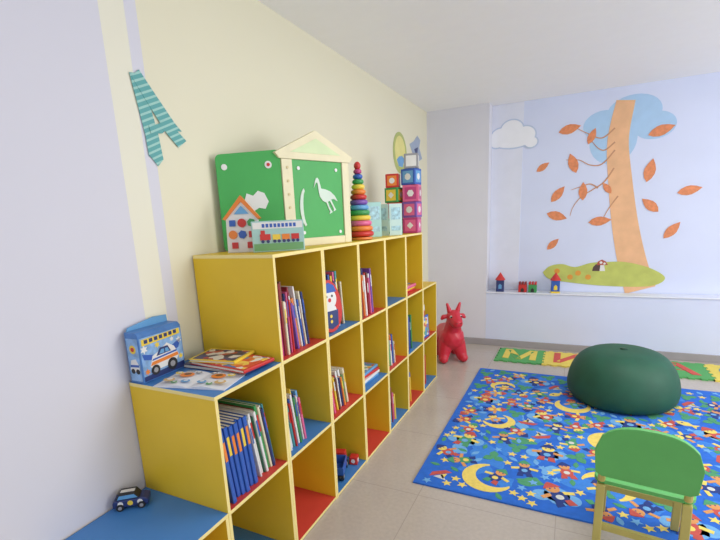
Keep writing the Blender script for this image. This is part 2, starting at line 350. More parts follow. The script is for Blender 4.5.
for i in range(7): art('title_mark', [(-.072+i*.021, .134+i*.0008), (-.058+i*.021, .134+i*.0008), (-.058+i*.021, .147+i*.0008), (-.072+i*.021, .147+i*.0008)], 3, 'navy')
art('printed_side_panel', [(-.026, .008), (.026, .008), (.026, .155), (-.026, .155)], 0, None, True, SKY)
art('printed_side_vehicle', [(-.022, .05), (-.014, .08), (.008, .086), (.022, .06), (.018, .042), (-.018, .04)], 1, 'white', True)
art('printed_side_stripe', [(-.02, .056), (-.018, .064), (.02, .066), (.021, .058)], 2, 'blue', True)
art('printed_side_wheel', circ(-.01, .042, .009, 12), 2, 'black', True); art('printed_side_wheel', circ(.012, .042, .009, 12), 2, 'black', True)
art('printed_side_badge', circ(0, .118, .015, 14), 1, 'yellow', True); art('printed_side_badge', circ(0, .118, .008, 10), 2, 'red', True)

# ------------------------------------------------------------------ small toy car on the lowest step (z=.4)
def wheels(t, xs_, ys_, r, w):
    for x in xs_:
        for y in ys_:
            bm = BM(); cyl(bm, (x, y-w/2, r), (x, y+w/2, r), r, n=18)
            wv = obj('wheel', bm, C('black', .6), t)
            bm = BM(); cyl(bm, (x, y-w/2-.001, r), (x, y+w/2+.001, r), r*.5, n=12); obj('hub_cap', bm, C('grey', .4), wv)
pc = at(133, 505, z=.4)
t = thing('toy_car', 'small dark blue toy car with white and yellow patches on the lowest blue top', 'toy car', (pc.x, pc.y, .4005), .7)
bd_ = pr_obj('body', [(-.055, .01), (.055, .01), (.055, .03), (.04, .036), (-.05, .036), (-.055, .028)], -.024, .024, 'y', C('navy', .3), t, bevel=.003)
pr_obj('cabin', [(.03, .0365), (.016, .056), (-.034, .056), (-.045, .0365)], -.021, .021, 'y', C('black', .3), t, bevel=.003)
pr_obj('window', [(.024, .039), (.014, .052), (-.031, .052), (-.039, .039)], -.0216, .0216, 'y', C('light_blue', .2), t)
for x, c_ in ((-.03, 'white'), (0, 'yellow'), (.03, 'white')): pr_obj('printed_patch', circ(x, .024, .009, 8), -.0246, -.024, 'y', C(c_), bd_)
pr_obj('roof_stripe', [(-.03, -.008), (.014, -.008), (.014, .008), (-.03, .008)], .056, .0568, 'z', C('white'), t)
wheels(t, (-.032, .034), (-.024, .024), .012, .008)
# toy truck
t = thing('toy_truck', 'blue and red plastic toy dump truck in bottom cubby of the second tall unit', 'toy truck', (-1.035, 1.80, .0165), 1.9)
box_obj('chassis', (-.09, .09, -.03, .03, .022, .036), C('black', .5), t, bevel=.002)
cb = pr_obj('cab', [(.035, .0362), (.09, .0362), (.09, .065), (.075, .1), (.035, .1)], -.035, .035, 'y', C('red', .3), t, bevel=.004)
pr_obj('windshield', [(.088, .066), (.0745, .096), (.077, .096), (.0905, .066)], -.028, .028, 'y', C('light_blue', .1), cb)
bm = BM(); prism(bm, [(-.1, .09), (-.085, .04), (.02, .04), (.028, .09), (.024, .09), (.017, .045), (-.082, .045), (-.096, .09)], -.04, .04, 'y')
for s in (-1, 1): prism(bm, [(-.1, .09), (-.085, .04), (.02, .04), (.028, .09)], s*.04, s*.044, 'y')
obj('dump_bed', bm, C('blue', .3), t)
wheels(t, (-.06, .06), (-.034, .034), .02, .014)
def block(x, y, z, s, c1, c2, rz, lab):
    t = thing('toy_block', lab, 'toy block', (x, y, z), rz)
    bb = box_obj('block_body', (-s/2, s/2, -s/2, s/2, 0, s), C(c1, .4), t, bevel=.004)
    pr_obj('printed_dot', circ(0, s/2, s*.25, 14), -s/2-.001, -s/2, 'y', C(c2), bb)
    pr_obj('printed_dot', circ(0, s/2, s*.25, 14), s/2, s/2+.001, 'x', C(c2), bb)
block(-1.2, 1.90, .0165, .05, 'yellow', 'red', .4, 'small yellow toy block beside the truck in the bottom cubby')
block(-1.0, 1.92, .0165, .045, 'red', 'white', .2, 'small red toy block at the front of the toy truck cubby')
block(-1.11, 1.93, .0165, .045, 'green', 'yellow', .7, 'small green toy block behind the red one in the truck cubby')

# ------------------------------------------------------------------ on top of the tall units (z=1.2)
zt = 1.2005
P1 = Vector((-1.315, 1.44)); P2 = Vector((-1.135, 1.635)); P3 = Vector((-1.0, 2.0))
t = thing('play_theatre', 'green folding toy theatre with beige gabled frame standing on the tall units', 'toy theatre', (P2.x, P2.y, zt), 0)
def panel_frame(a, b):
    d = b-a; return math.atan2(d.y, d.x), d.length
ang, L = panel_frame(P1, P2)
def xf(bm, origin, ang):
    bmesh.ops.transform(bm, matrix=Matrix.Translation((origin.x-P2.x, origin.y-P2.y, 0)) @ Matrix.Rotation(ang, 4, 'Z'), verts=bm.verts); return bm
def pp_(name, pts, t0, t1, m, origin, a, par=None, **k):
    bm = BM(); prism(bm, pts, t0, t1, 'y'); return obj(name, xf(bm, origin, a), m, par or t, **k)
rc = .02
pts = []
for cx, cz, a0 in ((L-rc, .41-rc, 0), (rc, .39-rc, 90), (rc, rc, 180), (L-rc, rc, 270)):
    for i in range(6): pts.append((cx+rc*math.cos(math.radians(a0+i*18)), cz+rc*math.sin(math.radians(a0+i*18))))
wp = pp_('wing_panel', pts, -.006, .006, GRN, P1, ang)
pp_('flower_applique', [(L*.36, .19), (L*.42, .235), (L*.52, .225), (L*.6, .245), (L*.7, .235), (L*.76, .20), (L*.7, .17), (L*.6, .175), (L*.5, .16), (L*.42, .165)], -.009, -.0065, C('white'), P1, ang, wp)
pp_('round_knob', circ(L*.8, .35, .015), -.009, -.0065, C('white'), P1, ang, wp); pp_('red_dot', circ(L*.8, .35, .007), -.0115, -.0092, C('red'), P1, ang, wp)
pp_('round_knob', circ(L*.12, .34, .012), -.009, -.0065, C('white'), P1, ang, wp)
ang2, L2 = panel_frame(P2, P3)
fr = lambda pts, name='frame_bar': pp_(name, pts, -.011, .011, BEIGE, P2, ang2, bevel=.002)
left_bar = fr([(.0, 0), (.055, 0), (.055, .375), (.0, .375)])
fr([(L2-.042, 0), (L2, 0), (L2, .375), (L2-.042, .375)])
fr([(.056, 0), (L2-.043, 0), (L2-.043, .035), (.056, .035)])
gb = fr([(-.01, .376), (L2+.01, .376), (L2+.03, .40), (L2*.5, .505), (-.03, .40)], 'gable')
pp_('gable_inset', [(.05, .405), (L2-.05, .405), (L2*.5, .47)], -.0125, -.0112, mat('pale_green', (204,220,172), .5), P2, ang2, gb)
gbd = pp_('green_board', [(.056, .036), (L2-.043, .036), (L2-.043, .375), (.056, .375)], -.004, .004, GRN, P2, ang2)
PG = mat('pale_applique', (204,220,206), .5)
stork = [(.20,.325),(.185,.315),(.150,.275),(.185,.30),(.195,.29),(.188,.265),(.178,.235),(.172,.20),(.182,.165),(.207,.14),(.207,.10),(.21,.07),(.195,.058),(.228,.058),(.219,.10),(.221,.14),(.240,.14),(.247,.10),(.249,.07),(.238,.058),(.266,.058),(.259,.10),(.256,.143),(.28,.135),(.308,.105),(.30,.15),(.275,.195),(.24,.225),(.208,.245),(.212,.275),(.216,.305),(.212,.322)]
cx0, cz0, ta, sc_ = .22, .19, math.radians(24), .66
stork = [(cx0+.015+sc_*((x-cx0)*math.cos(ta)-(z_-cz0)*math.sin(ta)), cz0+.035+sc_*((x-cx0)*math.sin(ta)+(z_-cz0)*math.cos(ta))) for x, z_ in stork]
pp_('long_legged_bird', stork, -.0075, -.0045, PG, P2, ang2, gbd)
arc = [(.125+.04*math.cos(a), .17+.09*math.sin(a)) for a in [math.radians(x) for x in range(110, 251, 17)]]
arc2 = [(.125+.022*math.cos(a), .17+.08*math.sin(a)) for a in [math.radians(x) for x in range(250, 109, -17)]]
pp_('reed_applique', arc+arc2, -.0075, -.0045, PG, P2, ang2, gbd)
for c_ in ((.09, .34), (.31, .34), (.1, .06), (.32, .055)): pp_('round_knob', circ(c_[0], c_[1], .008, 10), -.0075, -.0045, C('white'), P2, ang2, gbd)
for i in range(6): pp_('peg', circ(.027, .06+i*.056, .006, 10), -.0135, -.0115, mat('pale_peg', (206,190,140), .5), P2, ang2, left_bar)
bm = BM(); bx(bm, 0, .19, -.006, .006, 0, .38)
obj('wing_panel', xf(bm, Vector((-1.012, 2.012)), math.radians(125)), GRN, t)

# shape sorter house
t = thing('shape_sorter', 'small white wooden house puzzle with orange roof and coloured shapes', 'toy house', (-1.175, 1.395, zt), (math.radians(-6), 0, hd-.05))
brd = pr_obj('board', [(-.065, 0), (.065, 0), (.065, .14), (0, .215), (-.065, .14)], 0, .012, 'y', C('white', .4), t, bevel=.002)
pr_obj('roof', [(-.076, .132), (-.065, .128), (0, .198), (.065, .128), (.076, .132), (0, .222)], -.006, .015, 'y', C('orange', .4), t)
pr_obj('shape_piece', [(-.03, .15), (.03, .15), (0, .182)], -.004, 0, 'y', C('light_blue', .4), t)
for i, (cx, cz, c_, sd) in enumerate(((-.038, .115, 'blue', 4), (0, .115, 'red', 20), (.038, .115, 'green', 6), (-.038, .07, 'orange', 20), (0, .07, 'blue', 6), (.038, .07, 'red', 4), (-.032, .028, 'red', 4), (.03, .028, 'red', 4))):
    pr_obj('shape_piece', [(cx+.017*math.cos(2*PI*j/sd+PI/4), cz+.017*math.sin(2*PI*j/sd+PI/4)) for j in range(sd)], -.006, 0, 'y', C(c_, .4), t)
# puzzle box
t = thing('puzzle_box', 'flat cardboard puzzle box with train picture standing before the toy theatre', 'puzzle box', (-1.035, 1.44, zt), math.atan2(.6, .8))
cv = box_obj('carton', (-.1, .1, -.016, .016, 0, .118), mat('puzzle_carton', (160,200,196), .35, .06), t, bevel=.002)
box_obj('printed_meadow', (-.095, .095, -.0168, -.016, .005, .032), mat('soft_green_print', (110,165,110), .4), cv)
box_obj('title_banner', (-.095, .095, -.0168, -.016, .088, .113), C('white'), cv)
for i in range(9): box_obj('banner_mark', (-.06+i*.015, -.06+i*.015+.010, -.0175, -.0168, .093, .107), C('blue'), cv)
box_obj('printed_locomotive', (-.07, -.03, -.018, -.016, .045, .068), C('red'), cv)
box_obj('printed_cab', (-.066, -.05, -.018, -.016, .068, .082), C('red'), cv)
for i in range(3): box_obj('printed_wagon', (-.022+i*.036, .008+i*.036, -.018, -.016, .045, .066), C(('yellow', 'orange', 'red')[i]), cv)
for x in (-.06, -.04, -.015, .002, .021, .038, .057, .074): pr_obj('printed_wheel', circ(x, .04, .0065, 10), -.019, -.016, 'y', C('navy'), cv)

# ring pyramid
t = thing('ring_pyramid', 'tall rainbow ring stacking pyramid on top of the third tall unit', 'stacking toy', (-1.035, 2.19, zt))
bm = BM(); lathe(bm, [(.055, 0), (.068, .004), (.068, .014), (.02, .018)]); obj('base', bm, C('orange', .3), t)
bm = BM(); cyl(bm, (0, 0, .016), (0, 0, .37), .008); obj('rod', bm, C('yellow', .3), t)
z = .018
for i, c_ in enumerate(['red', 'orange', 'pink', 'yellow', 'green', 'light_blue', 'purple', 'red', 'orange', 'yellow', 'green', 'blue', 'magenta']):
    R_ = .076 - i*.0045; hh = .0275 - i*.0002
    bm = BM(); prof = [(.0085, z+.002)]
    for j in range(9):
        a = -PI/2 + PI*j/8; prof.append((R_-hh/2+hh/2*math.cos(a), z+hh/2+hh/2*math.sin(a)))
    prof.append((.0085, z+hh-.002)); lathe(bm, prof, 36); obj('ring', bm, C(c_, .3), t, smooth=True, label=f"{c_.replace('_',' ')} ring"); z += hh+.0005
bm = BM(); sph(bm, (0, 0, z+.016), .018, 3, (1, 1, 1.2)); obj('top_knob', bm, C('red', .3), t, smooth=True)

# pale teal booklets
def booklet(x, y, rz, w, h, cm, label):
    t = thing('booklet', label, 'booklet', (x, y, zt), rz, 'open booklets on the fourth tall unit')
    for s in (-1, 1):
        a = math.radians(22) if s > 0 else math.radians(158)
        Mx = Matrix.Translation((s*.0025, 0, 0)) @ Matrix.Rotation(a, 4, 'Z')
        bm = BM(); bx(bm, 0, w, -.002, .002, 0, h); bmesh.ops.transform(bm, matrix=Mx, verts=bm.verts)
        cv = obj('cover', bm, mat(cm[0], cm[1], .5), t)
        y0, y1 = (-.0032, -.0022) if s > 0 else (.0022, .0032)
        for z0, z1 in ((.5, .88), (.15, .3)):
            bm = BM(); bx(bm, .012, w-.012, y0, y1, h*z0, h*z1); bmesh.ops.transform(bm, matrix=Mx, verts=bm.verts)
            obj('printed_picture', bm, mat('soft_print_blue', (160,200,212), .5, .3, 60), cv)
booklet(-1.115, 2.46, hd, .095, .205, ('teal_card', (160,206,202)), 'pale teal open booklet standing next to the ring pyramid')
booklet(-1.04, 2.635, hd-.1, .085, .195, ('white_teal_card', (190,218,214)), 'whitish green open booklet standing before the picture cubes')

# picture cubes
def cube(x, y, z, s, c1, c2, rz, label, shape=0):
    t = thing('picture_cube', label, 'toy cube', (x, y, z), rz, 'picture cubes on the fifth tall unit')
    bb = box_obj('cube_body', (-s/2, s/2, -s/2, s/2, 0, s), C(c1, .4), t, bevel=.004)
    q = s*.36
    for ax, t0, t1 in (('y', -s/2-.001, -s/2), ('x', s/2, s/2+.001)):
        pr_obj('printed_panel', [(-q, s/2-q), (q, s/2-q), (q, s/2+q), (-q, s/2+q)], t0, t1, ax, C(c2, .4), bb)
        u0, u1 = (t0-.0009, t0-.0001) if ax == 'y' else (t1+.0001, t1+.0009)
        pr_obj('printed_shape', circ(0, s/2, q*.6, 3+shape), u0, u1, ax, C('white', .4), bb)
for x, y, z, s, c1, c2, rz, sh, lab in (
    (-1.005, 2.98, zt, .105, 'magenta', 'pink', .06, 1, 'magenta picture cube at the far front corner of the cube pile'),
    (-1.12, 2.975, zt, .105, 'green', 'pale_teal', -.04, 4, 'green picture cube in the bottom row behind the magenta cube'),
    (-1.235, 2.96, zt, .105, 'light_blue', 'white', .06, 3, 'light blue picture cube at the wall end of the cube pile'),
    (-1.005, 2.985, zt+.1055, .105, 'purple', 'pink', -.06, 5, 'purple picture cube resting on the magenta cube'),
    (-1.12, 2.975, zt+.1055, .105, 'red', 'dark_red', .08, 2, 'red picture cube resting on the green cube'),
    (-1.235, 2.96, zt+.1055, .095, 'yellow', 'orange', -.08, 2, 'yellow picture cube resting on the light blue cube at the wall'),
    (-1.005, 2.99, zt+.211, .11, 'pink', 'magenta', .12, 3, 'large pink picture cube resting on the purple cube'),
    (-1.13, 2.975, zt+.211, .10, 'green', 'yellow', -.1, 1, 'green picture cube with yellow face resting on the red cube'),
    (-1.01, 2.99, zt+.3215, .105, 'blue', 'light_blue', -.12, 4, 'blue picture cube high on the cube pile'),
    (-1.135, 2.97, zt+.3115, .09, 'red', 'orange', .2, 6, 'red picture cube with orange face on the yellow-faced green cube'),
    (-1.005, 2.99, zt+.427, .095, 'grey', 'white', .25, 6, 'grey picture cube at the very top of the cube pile')):
    cube(x, y, z, s, c1, c2, rz, lab, sh)

# ------------------------------------------------------------------ wall decorations (left wall)
t = thing('wall_letter', 'teal striped letter sticker high on the cream wall', 'wall letter', at(153, 114, x=XW+.003), (0, 0, 0))
lm = bpy.data.materials.new('teal_striped_letter'); lm.use_nodes = True; nt = lm.node_tree
w = nt.nodes.new('ShaderNodeTexWave'); w.inputs['Scale'].default_value = 16; w.bands_direction = 'Y'
tc = nt.nodes.new('ShaderNodeTexCoord'); r = nt.nodes.new('ShaderNodeValToRGB'); r.color_ramp.interpolation = 'CONSTANT'
r.color_ramp.elements[0].color = (*lin((85,160,160)), 1); r.color_ramp.elements[1].color = (*lin((150,198,190)), 1); r.color_ramp.elements[1].position = .7
nt.links.new(tc.outputs['Object'], w.inputs[0]); nt.links.new(w.outputs['Fac'], r.inputs[0]); nt.links.new(r.outputs[0], nt.nodes['Principled BSDF'].inputs['Base Color'])
def ribbon(P, ws):
    l = []; r_ = []
    P = [Vector(p) for p in P]
    for i, p in enumerate(P):
        d = (P[min(i+1, len(P)-1)]-P[max(i-1, 0)]).normalized(); n_ = Vector((-d.y, d.x)); w_ = ws[i]
        l.append(tuple(p+n_*w_)); r_.append(tuple(p-n_*w_))
    return l+list(reversed(r_))
Mr = Matrix(((0, 0, 1, 0), (1, 0, 0, 0), (0, 1, 0, 0), (0, 0, 0, 1)))
for nm, P_, ws, d0 in (('letter_stroke', [(-.085, -.135), (-.07, -.13), (-.045, -.06), (-.018, .05), (.0, .13)], [.022, .03, .028, .025, .022], .0),
                       ('letter_stroke', [(.085, -.10), (.07, -.108), (.048, -.06), (.022, .04), (.0, .13)], [.024, .032, .030, .026, .022], .0012),
                       ('letter_bar', [(-.045, -.04), (0, -.05), (.045, -.04)], [.014, .016, .014], .0024)):
    bm = BM(); prism(bm, ribbon(P_, ws), d0, d0+.0011, 'z'); o = obj(nm, bm, lm, t); o.rotation_euler = (Matrix.Rotation(math.radians(24), 3, 'X') @ Mr.to_3x3()).to_euler()
t = thing('wall_disc', 'round yellow and blue sticker with olive rim on the cream wall near the corner', 'wall sticker', at(400, 153, x=XW+.001), 0)
rim = pr_obj('rim', circ(0, 0, .165, 32), 0, .002, 'x', mat('olive', (176,186,112), .6), t)
pr_obj('face', circ(0, 0.01, .125, 32), .0021, .003, 'x', mat('soft_yellow', (225,218,140), .6), t)
pr_obj('blue_patch', [(-.09, -.06), (-.04, -.11), (.05, -.11), (.10, -.04), (.04, -.02), (-.03, -.03)], .0031, .004, 'x', C('light_blue'), t)
t = thing('wall_bird', 'small grey and blue bird sticker on the wall above the cubes', 'wall sticker', at(416, 150, x=XW+.001), 0)
pr_obj('bird_body', [(-.18, .03), (-.06, .07), (.04, .13), (.13, .10), (.09, .03), (.18, -.06), (.02, -.11), (-.09, -.05)], 0, .002, 'x', mat('grey_blue', (160,174,196), .6), t)
pr_obj('bird_wing', [(-.06, 0), (.05, .03), (.02, -.06)], .0021, .003, 'x', C('navy'), t)

# ------------------------------------------------------------------ mural on the niche wall
def pw(px, py): p = at(px, py, y=YN-.001); return (p.x, max(p.z, ZL2+.003))
t = thing('wall_mural', 'painted autumn tree with orange leaves over a yellow green meadow on pale wall', 'wall mural', (0, YN, 0))
def dec(name, pts, m, t, d0=.0005, d1=.0018, label=None):
    return pr_obj(name, pts, -d1, -d0, 'y', m, t, label=label)
LEAFM = mat('orange_leaf_paint', (222,138,92), .6, .15, 40); BRN = mat('brown_branch_paint', (196,142,108), .6); TRK = mat('peach_trunk_paint', (232,182,138), .6, .08, 8)
def smooth_path(pp, n=6):
    P = [Vector(pw(*p)) for p in pp]; out = []
    for i in range(len(P)-1):
        a, b_, c, d = P[max(i-1, 0)], P[i], P[i+1], P[min(i+2, len(P)-1)]
        for j in range(n):
            u = j/n; out.append(.5*((2*b_)+(c-a)*u+(2*a-5*b_+4*c-d)*u*u+(3*b_-a-3*c+d)*u**3))
    out.append(P[-1]); return out
def strip(pp, w0, w1):
    P = smooth_path(pp); return ribbon(P, [w0+(w1-w0)*i/(len(P)-1) for i in range(len(P))])
for i, (px, py, rx, ry) in enumerate(((613, 140, .18, .20), (604, 125, .16, .12), (634, 112, .20, .14), (655, 125, .15, .11))):
    dec('blue_foliage', circ(*pw(px, py), 1, 28, rx, ry), mat('pale_blue_paint', (170,204,236), .6, .04), t, .0004+i*.0002, .0006+i*.0002)
dec('trunk', strip([(640, 290), (632, 262), (625, 225), (620, 180), (618, 140), (626, 100)], .12, .07), TRK, t, .0016, .0026)
for i, pp in enumerate(([(614, 168), (604, 182), (592, 190), (581, 197), (573, 207), (570, 216)], [(615, 150), (602, 164), (590, 165), (579, 160), (566, 160)], [(615, 142), (605, 150), (598, 148), (591, 140)],
           [(598, 188), (590, 184), (580, 187), (571, 190)], [(615, 128), (602, 138), (589, 134), (574, 127)], [(618, 196), (609, 208), (601, 222)])):
    dec('branch', strip(pp, .0065, .002), BRN, t, .0028+i*.00003, .0034+i*.00003)
def leafpts(px, py, a, s):
    c = Vector(pw(px, py)); out = []
    for u, v in ((-1.1, 0), (-.75, .3), (-.3, .46), (.1, .46), (.55, .3), (1.05, 0), (.55, -.3), (.1, -.46), (-.3, -.46), (-.75, -.3)):
        out.append((c.x+s*(u*math.cos(a)-v*math.sin(a)), c.y+s*(u*math.sin(a)+v*math.cos(a))))
    return out
for px, py, a, s in ((570,129,.2,.085), (592,136,1.2,.065), (573,163,1.9,.085), (543,167,.6,.06), (558,194,.9,.08), (583,191,1.6,.075), (557,216,-.3,.085), (600,221,.1,.085), (553,244,.8,.065), (607,188,2.2,.055), (650,170,1.4,.09), (662,130,.3,.09), (672,230,.9,.08), (650,205,2.4,.08), (690,190,.2,.08)):
    dec('leaf', leafpts(px, py, a, s), LEAFM, t, .0039, .0045)
dec('meadow', [(p.x, p.y) for p in smooth_path([(543, 272), (550, 266), (562, 264), (575, 267), (590, 263), (605, 262), (625, 262), (650, 268), (665, 278), (650, 286), (610, 286), (575, 283), (550, 279), (543, 273)])][:-1], mat('meadow_paint', (188,196,100), .6, .1, 10), t, .0046, .0052)
dec('hedgehog', [pw(x, y) for x, y in ((592, 271), (593, 267), (596, 264), (600, 265), (603, 268), (604, 271))], mat('dark_brown_paint', (85,62,58), .6), t, .0053, .0056)
dec('mushroom_stem', [pw(x, y) for x, y in ((599.5, 271), (600.5, 264), (604, 264), (605, 271))], C('white'), t, .0057, .006)
dec('mushroom_cap', [pw(x, y) for x, y in ((596.5, 265), (598, 261.5), (602, 259.5), (606, 261.5), (608, 265))], mat('brick_paint', (176,84,66), .6), t, .0061, .0066)
dec('mushroom_spot', circ(*pw(601, 262.5), .012, 10), C('white'), t, .0067, .007); dec('mushroom_spot', circ(*pw(604.5, 263.5), .010, 10), C('white'), t, .0067, .007)
for px, py in ((557, 271), (578, 273), (570, 277), (588, 277)):
    c_ = pw(px, py); dec('flower', circ(c_[0], c_[1], .025, 10), mat('orange_flower', (220,152,60), .6), t, .0053, .0056)
t = thing('cloud_mural', 'small white cloud with pale blue outline painted near the corner', 'wall mural', (0, YN-.0055, 0))
puffs = ((513, 140, .18, .07), (501, 137, .09, .075), (512, 130, .10, .085), (525, 135, .09, .075), (497, 143, .06, .045), (531, 142, .055, .045))
for j, (g, mm) in enumerate(((.012, mat('cloud_edge', (190,204,228), .7, .03)), (0, mat('cloud_white', (238,240,245), .7, .02)))):
    for i, (px, py, rx, ry) in enumerate(puffs):
        c_ = pw(px, py); dec('cloud_outline' if j == 0 else 'cloud_puff', circ(c_[0], c_[1], 1, 28, rx+g, ry+g), mm, t, .0005, .0009+i*.00015+j*.0012)

# toy castle blocks on the sill
def sill(px): p = at(px, 292, y=YW+.055); return (p.x, YW+.055, ZL2+.0005)
for px, bc, hh, lab in ((500, 'navy', .115, 'dark blue block tower with red cone roof on the sill, left end'), (555, 'blue', .12, 'blue and yellow block tower with red cone roof on the sill, right end')):
    t = thing('block_tower', lab, 'toy tower', sill(px), .1, None)
    box_obj('tower_body', (-.037, .037, -.037, .037, .0165 if px > 530 else 0, hh), C(bc, .4), t, bevel=.004)
    bm = BM(); lathe(bm, [(.048, hh), (.046, hh+.006), (.0001, hh+.075)], 24); obj('cone_roof', bm, C('red', .4), t)
    pr_obj('arch_window', [(-.015, .03), (.015, .03), (.015, .065), (0, .08), (-.015, .065)], -.039, -.037, 'y', C('yellow' if px > 530 else 'light_blue', .4), t)
    if px > 530: box_obj('base_band', (-.039, .039, -.039, .039, .0, .016), C('yellow', .4), t)
for px, c1, c2, lab in ((522.5, 'red', 'dark_red', 'red toy block with dark battlements on the sill'), (532.5, 'green', 'red', 'green toy block with red battlements on the sill')):
    t = thing('castle_block', lab, 'toy block', sill(px), 0, None)
    box_obj('block_body', (-.037, .037, -.035, .035, 0, .075), C(c1, .4), t, bevel=.004)
    for i in range(3):
        box_obj('battlement', (-.035+i*.026, -.017+i*.026, -.033, .033, .0752, .1), C(c2, .4), t, bevel=.002)
    pr_obj('arch_door', [(-.015, .005), (.015, .005), (.015, .03), (0, .045), (-.015, .03)], -.037, -.035, 'y', C('black', .4), t)

# ------------------------------------------------------------------ rug
RX0, RX1, RY0, RY1, RZ = -.655, 1.85, 1.885, 3.71, .008
RUGC = [mat('rug_blue', (36,104,204), .9, .10, 30, .3), mat('rug_yellow', (232,208,106), .9, .08, 60), mat('rug_green', (74,150,108), .9, .08, 60), mat('rug_red', (190,82,76), .9, .08, 60),
        mat('rug_light_blue', (108,168,222), .9, .08, 60), mat('rug_dark', (34,58,128), .9, .08, 60), mat('rug_white', (205,207,202), .9, .08, 60), mat('rug_orange', (214,150,92), .9, .08, 60),
        mat('rug_mid_blue', (56,128,214), .9, .08, 60)]
bm = BM(); bx(bm, RX0, RX1, RY0, RY1, 0.0005, RZ, 0)
def rot2(pts, cx, cy, a, s): return [(cx+s*(x*math.cos(a)-y*math.sin(a)), cy+s*(x*math.sin(a)+y*math.cos(a))) for x, y in pts]
def P(pts, cx, cy, a, s, mi, lv):
    q = rot2(pts, cx, cy, a, s)
    if all(RX0+.01 < x < RX1-.01 and RY0+.01 < y < RY1-.01 for x, y in q): prism(bm, q, RZ-.001, RZ+.0004+.0004*lv, 'z', mi)
def crescent():
    o_ = [(math.cos(a), math.sin(a)) for a in [math.radians(x) for x in range(60, 301, 12)]]
    i_ = [(.35+.78*math.cos(a), .78*math.sin(a)) for a in [math.radians(x) for x in range(285, 74, -12)]]
    return o_+i_
def star(n=5, r=.45): return [((1 if i % 2 == 0 else r)*math.cos(PI*i/n), (1 if i % 2 == 0 else r)*math.sin(PI*i/n)) for i in range(2*n)]
leafp = [(-1, 0), (-.5, .35), (0, .45), (.5, .3), (1, 0), (.5, -.3), (0, -.45), (-.5, -.35)]
fish = [(-1, 0), (-.6, .4), (0, .5), (.5, .15), (1, .5), (.85, 0), (1, -.5), (.5, -.15), (0, -.5), (-.6, -.4)]
boat = [(-1, .1), (1, .1), (.6, -.4), (-.6, -.4)]; sail = [(-.1, .2), (-.1, 1.1), (.7, .25)]
rg = random.Random(11); placed = []
def free(x, y, r_):
    if any((x-a)**2+(y-b)**2 < (r_+c)**2 for a, b, c in placed): return False
    placed.append((x, y, r_)); return True
def figure(x, y, a, s):
    P(circ(0, -.25, .5, 14, .9, 1.1), x, y, a, s, rg.choice((3, 7, 2, 5, 3)), 2)
    P(circ(0, -.3, .22, 10), x, y, a, s, rg.choice((1, 6, 4)), 2.6)
    P(circ(0, .5, .38, 14), x, y, a, s, 7 if rg.random() < .6 else 1, 3)
    P([(-.5, .6), (-.2, 1.0), (0, 1.15), (.2, 1.0), (.5, .6)], x, y, a, s, rg.choice((3, 2, 5)), 4)
    for sx in (-1, 1):
        P([(sx*.95, 0), (sx*.35, .15), (sx*.35, -.12), (sx*.9, -.25)], x, y, a, s, rg.choice((1, 7)), 3)
        P([(sx*.45, -.6), (sx*.1, -.6), (sx*.1, -1.05), (sx*.55, -1.1)], x, y, a, s, rg.choice((5, 3, 2)), 3)
        P(circ(sx*.14, .52, .06, 6), x, y, a, s, 5, 3.6)
def cloud(x, y, s, mi):
    for dx, dy, r_ in ((-.7, 0, .45), (0, .15, .6), (.65, 0, .45), (.1, -.2, .5)): P(circ(dx, dy, r_, 14), x, y, rg.uniform(-.2, .2), s, mi, .6)
for i in range(170):
    x, y = rg.uniform(RX0+.1, RX1-.1), rg.uniform(RY0+.1, RY1-.1)
    n = 18; rr = rg.uniform(.05, .11); ph = rg.uniform(0, 6)
    P([((1+.22*math.sin(3*2*PI*j/n+ph))*math.cos(2*PI*j/n), (.7+.2*math.sin(2*2*PI*j/n))*math.sin(2*PI*j/n)) for j in range(n)], x, y, rg.uniform(0, 6), rr, rg.choice((8, 8, 8, 4, 2)) if rr < .075 else 8, 0+.002*i)
for (x, y, s, a) in [(-.32, 2.06, .125, .6), (.22, 2.20, .12, 4.0), (-.36, 2.72, .10, 2.4), (.26, 2.66, .12, .2), (-.42, 3.34, .09, 5.2), (.06, 3.12, .11, 1.4), (.9, 2.5, .12, 3), (1.3, 2.1, .12, 1), (1.4, 3.1, .12, 5), (.75, 2.05, .10, 2)]:
    if free(x, y, s): P(crescent(), x, y, a, s, 1, 1.5); figure(x+.42*s*math.cos(a), y+.42*s*math.sin(a), rg.uniform(-.5, .5), .07)
for (x, y) in [(-.06, 2.40), (.48, 2.42), (-.5, 2.40), (-.10, 2.88), (-.50, 3.04), (.38, 2.95), (-.2, 3.50), (.3, 3.5), (.0, 2.02), (.5, 2.0), (.8, 2.95), (1.1, 3.5), (1.6, 2.5)]:
    if free(x, y, .088): cloud(x, y, .095, 4); figure(x, y+.02, rg.uniform(-.6, .6), .085)
for _ in range(6000):
    x, y = rg.uniform(RX0+.07, RX1-.07), rg.uniform(RY0+.07, RY1-.07)
    if free(x, y, .057):
        a = rg.uniform(0, 6.3); k = rg.random()
        if k < .58: figure(x, y, a, .070)
        elif k < .70:
            P(boat, x, y, a, .06, 3, 2); P(sail, x, y, a, .06, 6, 2); P([(-x_, y_) for x_, y_ in sail], x, y, a, .046, 1, 2)
        elif k < .78: P(fish, x, y, a, .06, rg.choice((7, 1)), 2); P(circ(-.4, .05, .12, 8), x, y, a, .06, 5, 3)
        else:
            for j in range(3): P([(u*.6+.55, v) for u, v in leafp], x, y, a+j*2.1, .055, 2, 2+j)
for _ in range(5000):
    x, y = rg.uniform(RX0+.03, RX1-.03), rg.uniform(RY0+.03, RY1-.03)
    if free(x, y, .024):
        k = rg.random()
        if k < .45: P(star(), x, y, rg.uniform(0, 6), .026, rg.choice((1, 1, 4)), 2)
        else: P(leafp, x, y, rg.uniform(0, 6), .03, rg.choice((4, 2, 2)), 2)
